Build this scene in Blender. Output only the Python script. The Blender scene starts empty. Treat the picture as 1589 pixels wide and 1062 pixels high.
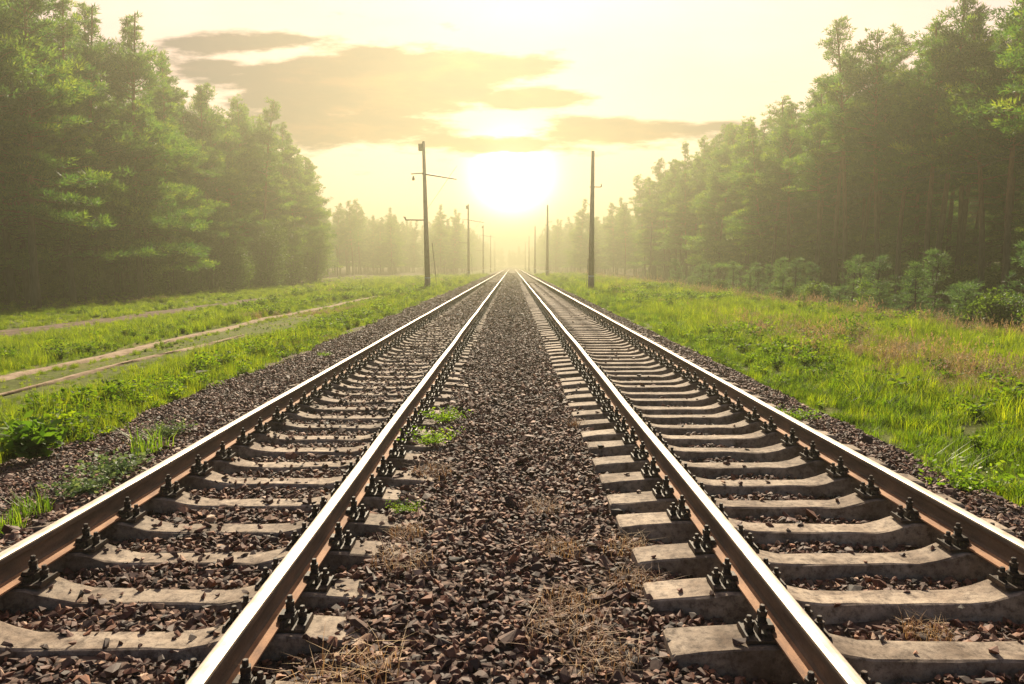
import bpy, bmesh, math, random
import numpy as np
from mathutils import Vector, Matrix, Euler

R = math.radians
scene = bpy.context.scene
COL = scene.collection
rng = np.random.default_rng(7)

# ------------------------------------------------------------------ settings
SUN_EL, SUN_AZ = R(35), R(-0.3)          # sun over the far end of the line, above the frame
SUN_DIR = Vector((math.sin(SUN_AZ) * math.cos(SUN_EL), math.cos(SUN_AZ) * math.cos(SUN_EL), math.sin(SUN_EL)))
CAM = Vector((-0.05, 0.0, 1.87))
PITCH = 5.9
HAZE_DENSITY, HAZE_G = 0.0041, 0.75
GAUGE = 1.59
TRACKS = (-2.05, 2.05)
SPACING = {-2.05: 0.545, 2.05: 0.555}

# ------------------------------------------------------------------ helpers
def mesh_arrays(name, verts, faces, mats=None, tint=None, smooth=False, midx=None):
    """verts (N,3); faces = one (M,k) array or a list of those"""
    if not isinstance(faces, (list, tuple)):
        faces = [faces]
    faces = [np.asarray(f, np.int32) for f in faces if len(f)]
    me = bpy.data.meshes.new(name)
    verts = np.asarray(verts, np.float32)
    me.vertices.add(len(verts))
    me.vertices.foreach_set('co', verts.ravel())
    loops = np.concatenate([f.ravel() for f in faces])
    sizes = np.concatenate([np.full(len(f), f.shape[1], np.int32) for f in faces])
    starts = np.concatenate([[0], np.cumsum(sizes)[:-1]]).astype(np.int32)
    me.loops.add(len(loops)); me.loops.foreach_set('vertex_index', loops)
    me.polygons.add(len(sizes)); me.polygons.foreach_set('loop_start', starts)
    try:
        me.polygons.foreach_set('loop_total', sizes)
    except Exception:
        pass
    me.polygons.foreach_set('use_smooth', np.full(len(sizes), bool(smooth)))
    if midx is not None:
        me.polygons.foreach_set('material_index', np.asarray(midx, np.int32))
    if tint is not None:
        a = me.attributes.new('tint', 'FLOAT', 'POINT')
        a.data.foreach_set('value', np.asarray(tint, np.float32))
    for m in (mats or []):
        me.materials.append(m)
    me.update(calc_edges=True)
    me.validate()
    return me

def link(name, me, parent=None, loc=None):
    o = bpy.data.objects.new(name, me)
    COL.objects.link(o)
    if parent: o.parent = parent
    if loc is not None: o.location = loc
    return o

def tag(o, label=None, cat=None, group=None, kind=None):
    if label: o['label'] = label
    if cat: o['category'] = cat
    if group: o['group'] = group
    if kind: o['kind'] = kind
    return o

def dup(o, loc=None, rot=None, scale=None, parent=None):
    """copy of a thing with copies of its parts and sub-parts"""
    c = o.copy(); COL.objects.link(c)
    if parent: c.parent = parent
    if loc is not None: c.location = loc
    if rot is not None: c.rotation_euler = rot
    if scale is not None: c.scale = scale
    for ch in o.children:
        dup(ch, parent=c)
    return c

class MB:
    """collects shapes into one mesh"""
    def __init__(self): self.v, self.q, self.t, self.mi_q, self.mi_t, self.n = [], [], [], [], [], 0
    def add(self, v, q=None, t=None, mi=0):
        v = np.asarray(v, float)
        self.v.append(v)
        if q is not None and len(q):
            q = np.asarray(q) + self.n; self.q.append(q); self.mi_q.append(np.full(len(q), mi))
        if t is not None and len(t):
            t = np.asarray(t) + self.n; self.t.append(t); self.mi_t.append(np.full(len(t), mi))
        self.n += len(v)
    def box(self, c, s, mi=0, taper=1.0):
        x, y, z = [k / 2 for k in s]; a = taper
        v = [(-x, -y, -z), (x, -y, -z), (x, y, -z), (-x, y, -z), (-x * a, -y * a, z), (x * a, -y * a, z), (x * a, y * a, z), (-x * a, y * a, z)]
        self.add(np.array(v) + np.array(c), [(0, 3, 2, 1), (4, 5, 6, 7), (0, 1, 5, 4), (1, 2, 6, 5), (2, 3, 7, 6), (3, 0, 4, 7)], mi=mi)
    def tube(self, pts, radii, n=8, mi=0, cap=True, ph=0.0):
        pts = np.asarray(pts, float); k = len(pts)
        if np.isscalar(radii): radii = [radii] * k
        d = np.gradient(pts, axis=0); d /= (np.linalg.norm(d, axis=1)[:, None] + 1e-9)
        ref = np.array([0, 0, 1.0]) if abs(d[0][2]) < 0.9 else np.array([1.0, 0, 0])
        vs = []
        for i in range(k):
            a = np.cross(d[i], ref); a /= np.linalg.norm(a) + 1e-9; b = np.cross(d[i], a)
            for j in range(n):
                t = 2 * math.pi * j / n + ph
                vs.append(pts[i] + radii[i] * (math.cos(t) * a + math.sin(t) * b))
        q = [(i * n + j, i * n + (j + 1) % n, (i + 1) * n + (j + 1) % n, (i + 1) * n + j) for i in range(k - 1) for j in range(n)]
        t = []
        if cap:
            vs += [pts[0], pts[-1]]; a, b = k * n, k * n + 1
            t = [(a, (j + 1) % n, j) for j in range(n)] + [(b, (k - 1) * n + j, (k - 1) * n + (j + 1) % n) for j in range(n)]
        self.add(vs, q, t, mi)
    def prof(self, prof, y0, y1, ny, mis=None, jig=0.0):
        """closed xz profile extruded along y"""
        p = np.asarray(prof, float); n = len(p); ys = np.linspace(y0, y1, ny)
        v = np.concatenate([np.column_stack([p[:, 0], np.full(n, y), p[:, 1]]) for y in ys])
        for j in range(n):
            q = [(i * n + j, (i + 1) * n + j, (i + 1) * n + (j + 1) % n, i * n + (j + 1) % n) for i in range(ny - 1)]
            self.q.append(np.array(q) + self.n); self.mi_q.append(np.full(len(q), mis[j] if mis else 0))
        self.v.append(v); self.n += len(v)
    def mesh(self, name, mats, smooth=False):
        f, mi = [], []
        if self.q: f.append(np.concatenate(self.q)); mi.append(np.concatenate(self.mi_q))
        if self.t: f.append(np.concatenate(self.t)); mi.append(np.concatenate(self.mi_t))
        return mesh_arrays(name, np.concatenate(self.v), f, mats, smooth=smooth, midx=np.concatenate(mi))

# ------------------------------------------------------------------ materials
def new_mat(name):
    m = bpy.data.materials.new(name); m.use_nodes = True
    nt = m.node_tree; b = nt.nodes['Principled BSDF']
    return m, nt, b

def N(nt, t, **kw):
    n = nt.nodes.new(t)
    for k, v in kw.items():
        if k in n.inputs: n.inputs[k].default_value = v
        else: setattr(n, k, v)
    return n

def ramp(nt, fac, stops):
    r = nt.nodes.new('ShaderNodeValToRGB')
    el = r.color_ramp.elements
    while len(el) < len(stops): el.new(0.5)
    for e, (p, c) in zip(el, stops):
        e.position = p; e.color = (*c, 1)
    if fac is not None: nt.links.new(fac, r.inputs[0])
    return r.outputs[0]

def noise(nt, scale, detail=4, rough=0.55, vec=None, out='Fac'):
    n = nt.nodes.new('ShaderNodeTexNoise')
    n.inputs['Scale'].default_value = scale; n.inputs['Detail'].default_value = detail; n.inputs['Roughness'].default_value = rough
    if vec is not None: nt.links.new(vec, n.inputs['Vector'])
    return n.outputs[out]

def mixc(nt, fac, a, b, mode='MIX'):
    n = nt.nodes.new('ShaderNodeMix'); n.data_type = 'RGBA'; n.blend_type = mode
    for s, i in ((fac, 0), (a, 6), (b, 7)):
        if isinstance(s, (int, float)): n.inputs[i].default_value = s
        elif isinstance(s, tuple): n.inputs[i].default_value = (*s, 1)
        else: nt.links.new(s, n.inputs[i])
    return n.outputs[2]

def math_(nt, op, a, b=None, c=None, clamp=False):
    n = nt.nodes.new('ShaderNodeMath'); n.operation = op; n.use_clamp = clamp
    for i, s in enumerate((a, b, c)):
        if s is None: continue
        if isinstance(s, (int, float)): n.inputs[i].default_value = s
        else: nt.links.new(s, n.inputs[i])
    return n.outputs[0]

def objco(nt):
    return nt.nodes.new('ShaderNodeTexCoord').outputs['Object']

def geopos(nt):
    return nt.nodes.new('ShaderNodeNewGeometry').outputs['Position']

def bump(nt, b, h, strength=0.4, dist=0.02):
    n = nt.nodes.new('ShaderNodeBump'); n.inputs['Strength'].default_value = strength; n.inputs['Distance'].default_value = dist
    nt.links.new(h, n.inputs['Height']); nt.links.new(n.outputs[0], b.inputs['Normal'])

def simple(name, stops, scale=8, rough=0.8, metal=0.0, bumpy=0.0, world=True, spec=0.5):
    m, nt, b = new_mat(name)
    co = geopos(nt) if world else objco(nt)
    f = noise(nt, scale, 6, 0.6, co)
    nt.links.new(ramp(nt, f, stops), b.inputs['Base Color'])
    b.inputs['Roughness'].default_value = rough; b.inputs['Metallic'].default_value = metal
    b.inputs['Specular IOR Level'].default_value = spec
    if bumpy: bump(nt, b, noise(nt, scale * 5, 6, 0.65, co), bumpy, 0.01)
    return m

# concrete, weathered: warm grey with dark oil stains, pits and pale lime
def concrete_mat():
    m, nt, b = new_mat('weathered_concrete')
    co = geopos(nt)
    a = noise(nt, 3.5, 8, 0.65, co); c = noise(nt, 22, 8, 0.7, co); d = noise(nt, 140, 4, 0.6, co)
    col = ramp(nt, a, [(0.30, (0.12, 0.082, 0.056)), (0.44, (0.25, 0.195, 0.15)), (0.58, (0.38, 0.315, 0.25)), (0.75, (0.29, 0.215, 0.15))])
    st = ramp(nt, c, [(0.36, (0.22, 0.19, 0.18)), (0.50, (0.80, 0.79, 0.78)), (0.68, (1.15, 1.13, 1.10))])
    col = mixc(nt, 0.85, col, st, 'MULTIPLY')
    pit = ramp(nt, d, [(0.33, (0.45, 0.42, 0.4)), (0.45, (1, 1, 1))])
    col = mixc(nt, 0.6, col, pit, 'MULTIPLY')
    sp = nt.nodes.new('ShaderNodeSeparateXYZ'); nt.links.new(objco(nt), sp.inputs[0])      # oil and rust round the rail seats
    d_ = math_(nt, 'ABSOLUTE', math_(nt, 'SUBTRACT', math_(nt, 'ABSOLUTE', sp.outputs[0]), .78))
    seat = math_(nt, 'MULTIPLY', math_(nt, 'SUBTRACT', 1.0, math_(nt, 'MULTIPLY', d_, 2.6), None, True), math_(nt, 'MULTIPLY_ADD', noise(nt, 9, 6, .7, co), 3.2, -1.15, True))
    col = mixc(nt, math_(nt, 'MULTIPLY', seat, .85), col, (.075, .052, .038))
    info = nt.nodes.new('ShaderNodeObjectInfo').outputs['Random']
    col = mixc(nt, 0.7, col, ramp(nt, info, [(0, (0.62, 0.60, 0.58)), (1, (1.18, 1.15, 1.11))]), 'MULTIPLY')
    nt.links.new(col, b.inputs['Base Color'])
    b.inputs['Roughness'].default_value = 0.85; b.inputs['Specular IOR Level'].default_value = 0.3
    h = math_(nt, 'ADD', math_(nt, 'MULTIPLY', c, 0.6), d)
    bump(nt, b, h, 0.35, 0.006)
    return m

def rust_mat(name, dark, mid, warm, scale=14, rough=0.8):
    m, nt, b = new_mat(name)
    co = geopos(nt)
    mp = N(nt, 'ShaderNodeMapping'); mp.inputs['Scale'].default_value = (1, 0.25, 1); nt.links.new(co, mp.inputs['Vector'])
    a = noise(nt, scale, 8, 0.65, mp.outputs[0]); c = noise(nt, 90, 5, 0.6, co)
    col = ramp(nt, a, [(0.34, dark), (0.52, mid), (0.70, warm)])
    col = mixc(nt, 0.5, col, ramp(nt, c, [(0.3, (0.55, 0.52, 0.5)), (0.6, (1.05, 1.05, 1.05))]), 'MULTIPLY')
    nt.links.new(col, b.inputs['Base Color'])
    b.inputs['Roughness'].default_value = rough; b.inputs['Metallic'].default_value = 0.0
    b.inputs['Specular IOR Level'].default_value = 0.35
    bump(nt, b, c, 0.3, 0.004)
    return m

def polished_mat():
    m, nt, b = new_mat('worn_rail_steel')
    co = geopos(nt)
    mp = N(nt, 'ShaderNodeMapping'); mp.inputs['Scale'].default_value = (60, 0.6, 1); nt.links.new(co, mp.inputs['Vector'])
    a = noise(nt, 1.0, 6, 0.6, mp.outputs[0]); c = noise(nt, 9, 6, 0.6, co)
    nt.links.new(ramp(nt, c, [(0.3, (0.36, 0.29, 0.22)), (0.6, (0.56, 0.49, 0.41))]), b.inputs['Base Color'])
    b.inputs['Metallic'].default_value = 0.5
    nt.links.new(ramp(nt, a, [(0.3, (0.46,) * 3), (0.7, (0.66,) * 3)]), b.inputs['Roughness'])
    return m

M = {}
M['concrete'] = concrete_mat()
M['rail_rust'] = rust_mat('rusty_rail_side', (0.055, 0.040, 0.031), (0.105, 0.074, 0.053), (0.17, 0.108, 0.07))
M['foot_rust'] = rust_mat('rusty_rail_foot', (0.15, 0.07, 0.035), (0.30, 0.15, 0.075), (0.40, 0.22, 0.12))
M['rail_top'] = polished_mat()
M['iron'] = rust_mat('dark_oily_iron', (0.016, 0.012, 0.010), (0.040, 0.027, 0.019), (0.10, 0.055, 0.032), 40, 0.6)
M['pole'] = simple('pole_concrete', [(0.3, (0.28, 0.22, 0.15)), (0.7, (0.42, 0.34, 0.24))], 2, 0.9, bumpy=0.3)
M['pole_base'] = simple('tarred_base', [(0.3, (0.03, 0.025, 0.02)), (0.7, (0.07, 0.055, 0.045))], 4, 0.7)
M['white_paint'] = simple('white_band_paint', [(0.3, (0.5, 0.48, 0.44)), (0.7, (0.8, 0.78, 0.74))], 10, 0.7)
M['steel_arm'] = simple('painted_steel', [(0.3, (0.08, 0.065, 0.05)), (0.7, (0.16, 0.13, 0.10))], 6, 0.6, 0.3)
M['glass_green'] = simple('porcelain', [(0.3, (0.20, 0.15, 0.11)), (0.7, (0.35, 0.28, 0.22))], 20, 0.2)
M['wood_pole'] = simple('wooden_post', [(0.3, (0.13, 0.10, 0.075)), (0.7, (0.24, 0.19, 0.14))], 5, 0.9)
M['wire'] = simple('wire_metal', [(0.3, (0.10, 0.09, 0.08)), (0.7, (0.16, 0.15, 0.13))], 3, 0.8, 0.0)

def stone_mat(name, per_object=True):
    m, nt, b = new_mat(name)
    co = geopos(nt)
    info = nt.nodes.new('ShaderNodeObjectInfo').outputs['Random']
    base = ramp(nt, info, [(0.0, (0.016, 0.010, 0.008)), (0.25, (0.095, 0.031, 0.016)), (0.45, (0.027, 0.017, 0.014)), (0.62, (0.150, 0.055, 0.028)),
                           (0.80, (0.046, 0.030, 0.024)), (0.94, (0.24, 0.105, 0.054)), (1.0, (0.38, 0.27, 0.19))])
    a = noise(nt, 45, 6, 0.65, co)
    col = mixc(nt, 0.75, base, ramp(nt, a, [(0.32, (0.5, 0.47, 0.46)), (0.62, (1.25, 1.18, 1.12))]), 'MULTIPLY')
    nt.links.new(col, b.inputs['Base Color'])
    b.inputs['Roughness'].default_value = 0.72; b.inputs['Specular IOR Level'].default_value = 0.45
    bump(nt, b, a, 0.3, 0.004)
    return m
M['stone'] = stone_mat('crushed_stone')

def bed_mat():
    m, nt, b = new_mat('ballast_bed_soil')
    co = geopos(nt)
    v = nt.nodes.new('ShaderNodeTexVoronoi'); v.inputs['Scale'].default_value = 17; nt.links.new(co, v.inputs['Vector'])
    sep = nt.nodes.new('ShaderNodeSeparateColor'); nt.links.new(v.outputs['Color'], sep.inputs[0])
    col = ramp(nt, sep.outputs[0], [(0.0, (0.025, 0.016, 0.013)), (0.5, (0.065, 0.036, 0.026)), (0.85, (0.12, 0.068, 0.046)), (1.0, (0.22, 0.145, 0.10))])
    big = noise(nt, 0.7, 5, 0.6, co)
    col = mixc(nt, 0.5, col, ramp(nt, big, [(0.3, (0.7, 0.66, 0.62)), (0.7, (1.25, 1.15, 1.05))]), 'MULTIPLY')
    nt.links.new(col, b.inputs['Base Color']); b.inputs['Roughness'].default_value = 0.9
    d = math_(nt, 'MULTIPLY', v.outputs['Distance'], -1.0)
    bump(nt, b, math_(nt, 'ADD', d, math_(nt, 'MULTIPLY', sep.outputs[1], 0.6)), 1.0, 0.05)
    return m
M['bed'] = bed_mat()

def ground_mat():
    m, nt, b = new_mat('meadow_soil')
    co = geopos(nt)
    a = noise(nt, 0.35, 6, 0.6, co); c = noise(nt, 6, 6, 0.65, co)
    col = ramp(nt, a, [(0.3, (0.075, 0.085, 0.022)), (0.5, (0.10, 0.12, 0.028)), (0.7, (0.15, 0.13, 0.045))])
    col = mixc(nt, 0.7, col, ramp(nt, c, [(0.3, (0.5, 0.5, 0.45)), (0.65, (1.2, 1.2, 1.1))]), 'MULTIPLY')
    sx = nt.nodes.new('ShaderNodeSeparateXYZ'); nt.links.new(co, sx.inputs[0])
    # needle litter under the woods
    lit = ramp(nt, c, [(0.3, (0.045, 0.032, 0.018)), (0.7, (0.13, 0.085, 0.05))])
    fl = math_(nt, 'MULTIPLY_ADD', sx.outputs[0], -0.25, -6.2, True)
    fr = math_(nt, 'MULTIPLY_ADD', sx.outputs[0], 0.25, -5.2, True)
    col = mixc(nt, math_(nt, 'ADD', fl, fr, None, True), col, lit)
    nt.links.new(col, b.inputs['Base Color']); b.inputs['Roughness'].default_value = 0.95
    b.inputs['Specular IOR Level'].default_value = 0.1
    bump(nt, b, c, 0.8, 0.08)
    return m
M['ground'] = ground_mat()
M['sand'] = simple('trodden_sand', [(0.3, (0.17, 0.12, 0.08)), (0.55, (0.29, 0.215, 0.15)), (0.75, (0.38, 0.29, 0.21))], 4, 0.95, bumpy=0.6, spec=0.1)

M['soil'] = simple('churned_soil', [(0.3, (0.06, 0.042, 0.03)), (0.55, (0.14, 0.098, 0.07)), (0.75, (0.24, 0.175, 0.125))], 2.5, 0.95, bumpy=0.8, spec=0.1)
def leaf_mat(name, stops, trans=0.45, tcol=(1.25, 1.3, 0.55), rough=0.55, obj_var=0.25, spec=0.3):
    """leaf or needle: colour by the mesh's own 'tint' (leaf to leaf) and the plant, light passes through"""
    m, nt, b = new_mat(name)
    at = nt.nodes.new('ShaderNodeAttribute'); at.attribute_name = 'tint'
    col = ramp(nt, at.outputs['Fac'], stops)
    info = nt.nodes.new('ShaderNodeObjectInfo').outputs['Random']
    col = mixc(nt, 1.0, col, ramp(nt, info, [(0, (1 - obj_var, 1 - obj_var * .9, 1 - obj_var * .5)), (0.5, (1, 1, 1)), (1, (1 + obj_var, 1 + obj_var * .8, 1 - obj_var * .3))]), 'MULTIPLY')
    nt.links.new(col, b.inputs['Base Color']); b.inputs['Roughness'].default_value = rough
    b.inputs['Specular IOR Level'].default_value = spec
    t = nt.nodes.new('ShaderNodeBsdfTranslucent')
    nt.links.new(mixc(nt, 1.0, col, tcol, 'MULTIPLY'), t.inputs['Color'])
    mx = nt.nodes.new('ShaderNodeMixShader'); mx.inputs[0].default_value = trans
    out = nt.nodes['Material Output']
    nt.links.new(b.outputs[0], mx.inputs[1]); nt.links.new(t.outputs[0], mx.inputs[2]); nt.links.new(mx.outputs[0], out.inputs['Surface'])
    return m
M['needle'] = leaf_mat('pine_needles', [(0, (0.020, 0.062, 0.032)), (0.4, (0.046, 0.115, 0.038)), (0.75, (0.100, 0.170, 0.036)), (1, (0.17, 0.22, 0.045))], 0.58, (1.7, 1.65, .55))
M['needle_young'] = leaf_mat('young_pine_needles', [(0, (0.045, 0.09, 0.055)), (0.5, (0.075, 0.14, 0.075)), (1, (0.12, 0.19, 0.09))], .5)
M['leaf'] = leaf_mat('broad_leaves', [(0, (0.05, 0.085, 0.02)), (0.5, (0.085, 0.14, 0.026)), (1, (0.16, 0.22, 0.04))], 0.5)
M['grass'] = leaf_mat('grass_blades', [(0, (0.050, 0.110, 0.012)), (0.35, (0.115, 0.19, 0.018)), (0.65, (0.19, 0.24, 0.026)), (0.86, (0.25, 0.24, 0.050)), (1, (0.26, 0.19, 0.10))], 0.62, (1.7, 1.6, 0.45), 0.6, 0.45, 0.2)
M['straw'] = leaf_mat('straw_grass', [(0, (0.13, 0.085, 0.05)), (0.5, (0.24, 0.165, 0.10)), (1, (0.36, 0.27, 0.18))], 0.35, (1.2, 1.05, .75), 0.7, .3, .15)
M['weed'] = leaf_mat('green_weed_leaves', [(0, (0.06, 0.12, 0.02)), (0.6, (0.135, 0.21, 0.03)), (1, (0.25, 0.30, 0.05))], 0.5, (1.2, 1.4, 0.4), 0.5, 0.2)
M['dry'] = leaf_mat('dry_straw', [(0, (0.11, 0.06, 0.035)), (0.5, (0.24, 0.145, 0.085)), (1, (0.42, 0.32, 0.21))], 0.25, (1.2, 1.0, 0.7), 0.7, 0.2)
M['greyweed'] = leaf_mat('grey_green_weed', [(0, (0.07, 0.12, 0.05)), (0.6, (0.13, 0.19, 0.08)), (1, (0.22, 0.27, 0.12))], 0.4, (1.2, 1.2, 0.7), 0.6, 0.15)

def bark_mat():
    m, nt, b = new_mat('pine_bark')
    co = objco(nt)
    sx = nt.nodes.new('ShaderNodeSeparateXYZ'); nt.links.new(co, sx.inputs[0])
    mp = N(nt, 'ShaderNodeMapping'); mp.inputs['Scale'].default_value = (9, 9, 2.2); nt.links.new(co, mp.inputs['Vector'])
    a = noise(nt, 1.0, 6, 0.65, mp.outputs[0])
    low = ramp(nt, a, [(0.3, (0.030, 0.022, 0.017)), (0.6, (0.085, 0.062, 0.046))])
    up = ramp(nt, a, [(0.3, (0.15, 0.065, 0.03)), (0.6, (0.34, 0.165, 0.075))])
    f = math_(nt, 'MULTIPLY_ADD', sx.outputs[2], 0.2, -0.8, True)
    nt.links.new(mixc(nt, f, low, up), b.inputs['Base Color'])
    b.inputs['Roughness'].default_value = 0.9; b.inputs['Specular IOR Level'].default_value = 0.2
    bump(nt, b, a, 0.8, 0.03)
    return m
M['bark'] = bark_mat()
M['bark_dark'] = simple('grey_bark', [(0.3, (0.04, 0.03, 0.024)), (0.7, (0.11, 0.085, 0.065))], 6, 0.9, world=False)

# ------------------------------------------------------------------ terrain
XS = np.array([-1500, -60, -31, -28, -20, -14, -10.5, -8.5, -7.0, -6.0, -5.4, -4.6, 3.8, 4.6, 5.5, 8, 11, 14.5, 16.2, 18.5, 22, 28, 60, 1500], float)
ZS = np.array([-0.6, -0.6, -0.62, -0.68, -0.76, -0.74, -0.70, -0.62, -0.52, -0.46, -0.44, -0.5, -0.5, -0.40, -0.34, -0.34, -0.36, -0.40, -0.50, -0.70, -0.8, -0.8, -0.8, -0.8], float)
def lowfreq(x, y, s=1.0):
    return (np.sin(x * .7 / s + 1.3 * np.sin(y * .31 / s)) * np.cos(y * .53 / s + .8) + .5 * np.sin(x * 1.9 / s - y * 1.1 / s + 2)) / 1.5
def zg(x, y):
    return np.interp(x, XS, ZS) + 0.05 * lowfreq(x, y, 1.6) * np.clip((np.abs(x) - 5) / 4, 0, 1)

BX = np.array([-6.6, -6.2, -5.5, -4.3, -3.65, -3.35, -2.85, -2.4, -2.05, -1.7, -1.25, -0.75, -0.4, 0.0, 0.4, 0.8, 1.25, 1.7, 2.05, 2.4, 2.85, 3.4, 3.65, 4.1, 4.5, 4.85], float)
BZ = np.array([-0.60, -0.45, -0.34, -0.16, 0.03, 0.060, -0.01, 0.0, 0.012, 0.0, 0.0, 0.082, 0.075, 0.045, 0.035, 0.025, -0.07, -0.055, -0.025, -0.055, -0.07, 0.03, 0.0, -0.14, -0.27, -0.46], float)
def left_edge(y): return -5.25 - .85 * np.clip((15 - y) / 9, 0, 1) + .20 * np.sin(y * .8) + .13 * np.sin(y * 2.1)
def zb(x, y):
    n = np.sin(x * 5.1 + 2.1 * np.sin(y * 1.7)) * np.sin(y * 4.3 + x * 1.3) * .5 + np.sin(x * 11.3 + y * 7.7) * np.sin(y * 9.1 - x * 3.3) * .35
    far = np.clip((y - 9) / 25, 0, 1) * 0.03 * (x < 0.2) * (x > -3.3)      # the older line is filled up further along
    return np.interp(x, BX, BZ) + 0.016 * n + 0.02 * lowfreq(x * 2.0, y) + far

def grid_sheet(name, xs, ys, zf, mat, zoff=0.0):
    X, Y = np.meshgrid(xs, ys); Z = zf(X, Y) + zoff
    v = np.column_stack([X.ravel(), Y.ravel(), Z.ravel()])
    nx, ny = len(xs), len(ys); i = np.arange((ny - 1) * nx).reshape(ny - 1, nx)[:, :-1].ravel()
    f = np.column_stack([i, i + 1, i + nx + 1, i + nx])
    return link(name, mesh_arrays(name, v, f, [mat], smooth=True))

xs = np.unique(np.concatenate([XS, np.arange(-32, -5, 0.5), np.arange(5, 28, 0.5), np.linspace(-5, 5, 6)]))
ys = np.unique(np.concatenate([np.arange(-25, 60, 0.6), np.arange(60, 200, 3), np.linspace(200, 1500, 24)]))
tag(grid_sheet('ground', xs, ys, zg, M['ground']), kind='structure')
bxs = np.arange(-6.6, 4.86, 0.1); bys = np.unique(np.concatenate([np.arange(-6, 14, 0.1), np.arange(14, 60, 0.4), np.linspace(60, 900, 60)]))
tag(grid_sheet('ballast_bed', bxs, bys, zb, M['bed'], -0.02), kind='structure')

# sandy ruts through the meadow
def rut_mesh(xc, w, y0, y1, seed):
    ys = np.arange(y0, y1, 0.35); k = 9; v = []; r = np.random.default_rng(seed)
    wob = np.cumsum(r.normal(0, .03, len(ys))); wob -= np.linspace(0, wob[-1], len(ys))
    for i, y in enumerate(ys):
        ww = w * (1 + .28 * math.sin(y * .9 + seed) + .12 * math.sin(y * 2.3)); c = xc + .22 * math.sin(y * .11 + seed) + wob[i] * .35
        for j in range(k):
            t = j / (k - 1) * 2 - 1
            x = c + t * ww / 2 + r.normal(0, .035) * abs(t)
            v.append((x, y, float(zg(np.array(x), np.array(y))) + 0.07 * (1 - t ** 4) - 0.01))
    n = len(ys); f = [(i * k + j, i * k + j + 1, (i + 1) * k + j + 1, (i + 1) * k + j) for i in range(n - 1) for j in range(k - 1)]
    return mesh_arrays('dirt_path', v, np.array(f), [M['sand']], smooth=True)
RUTS = [(-11.6, 0.50, 6, 120, 1), (-10.1, 0.19, 6, 27, 5), (-19.5, 1.8, 18, 58, 8)]
for a in RUTS:
    o = link('dirt_path', rut_mesh(*a)); tag(o, kind='structure')
    if a[1] > 1: o.data.materials[0] = M['soil']

# ------------------------------------------------------------------ rails
def rail_mesh():
    h = [(.075, .002), (.075, .012), (.045, .020), (.018, .030), (.0095, .048), (.0095, .118), (.016, .130), (.0355, .139), (.0375, .148), (.0375, .166), (.034, .1745), (.026, .1785), (.013, .1805)]
    p = h + [(-x, z) for x, z in reversed(h)]
    n = len(h); mis = []
    for j in range(len(p)):
        k = j if j < n else 2 * n - 2 - j
        mis.append(2 if k >= 10 and j != len(p) - 1 else (1 if k <= 2 or j == len(p) - 1 else 0))
    m = MB(); m.prof(p, -6, 900, 700, mis)
    v = np.concatenate(m.v); v[:, 0] += .006 * np.sin(v[:, 1] * .55) + .004 * np.sin(v[:, 1] * 1.3 + 1); m.v = [v]
    me = m.mesh('rail', [M['rail_rust'], M['foot_rust'], M['rail_top']])
    return me
rail_me = rail_mesh()
RAILS = [(-2.05 - GAUGE / 2, 'steel rail beside the gravel shoulder and dirt ruts, weeds growing along its base'),
         (-2.05 + GAUGE / 2, 'steel rail of the gravel-filled track, the one next to the centre gravel strip'),
         (2.05 - GAUGE / 2, 'steel rail of the clear-bedded track, the one next to the centre gravel strip'),
         (2.05 + GAUGE / 2, 'steel rail beside the meadow that slopes to the young pine bushes')]
for x, lab in RAILS:
    tag(link('rail', rail_me, None, (x, 0, 0.12)), lab, 'rail', 'rails of the two tracks')

# ------------------------------------------------------------------ sleepers
def sleeper_mesh(seed, near=True):
    r = np.random.default_rng(seed)
    st = [(0, .030, .088), (.22, .030, .089), (.40, .031, .094), (.52, .052, .104), (.62, .086, .112), (.68, .099, .115), (.92, .100, .118), (1.02, .094, .12), (1.20, .080, .12), (1.335, .068, .12), (1.35, .058, .117)]
    st = [(-x, z, w) for x, z, w in reversed(st[1:])] + st
    bev = .008; v = []
    for x, z, w in st:
        j = r.normal(0, .0022, 8) if near else np.zeros(8)
        bw = w + .030
        v += [(x, -bw, -.12), (x, -w - .004 + j[0], z - bev + j[1]), (x, -w + bev + j[2], z + j[3]), (x, 0, z + j[7] * .6), (x, w - bev + j[4], z + j[5]), (x, w + .004 + j[6], z - bev), (x, bw, -.12)]
    k = 7; n = len(st)
    q = [(i * k + j, (i + 1) * k + j, (i + 1) * k + j + 1, i * k + j + 1) for i in range(n - 1) for j in range(k - 1)]
    vv = np.array(v)
    ends = [[0, 1, 2, 3, 4, 5, 6], [(n - 1) * k + j for j in (6, 5, 4, 3, 2, 1, 0)]]
    return mesh_arrays('concrete_sleeper', vv, [np.array(q), np.array(ends)], [M['concrete']])
sl_near = [sleeper_mesh(s) for s in range(8)]

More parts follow.
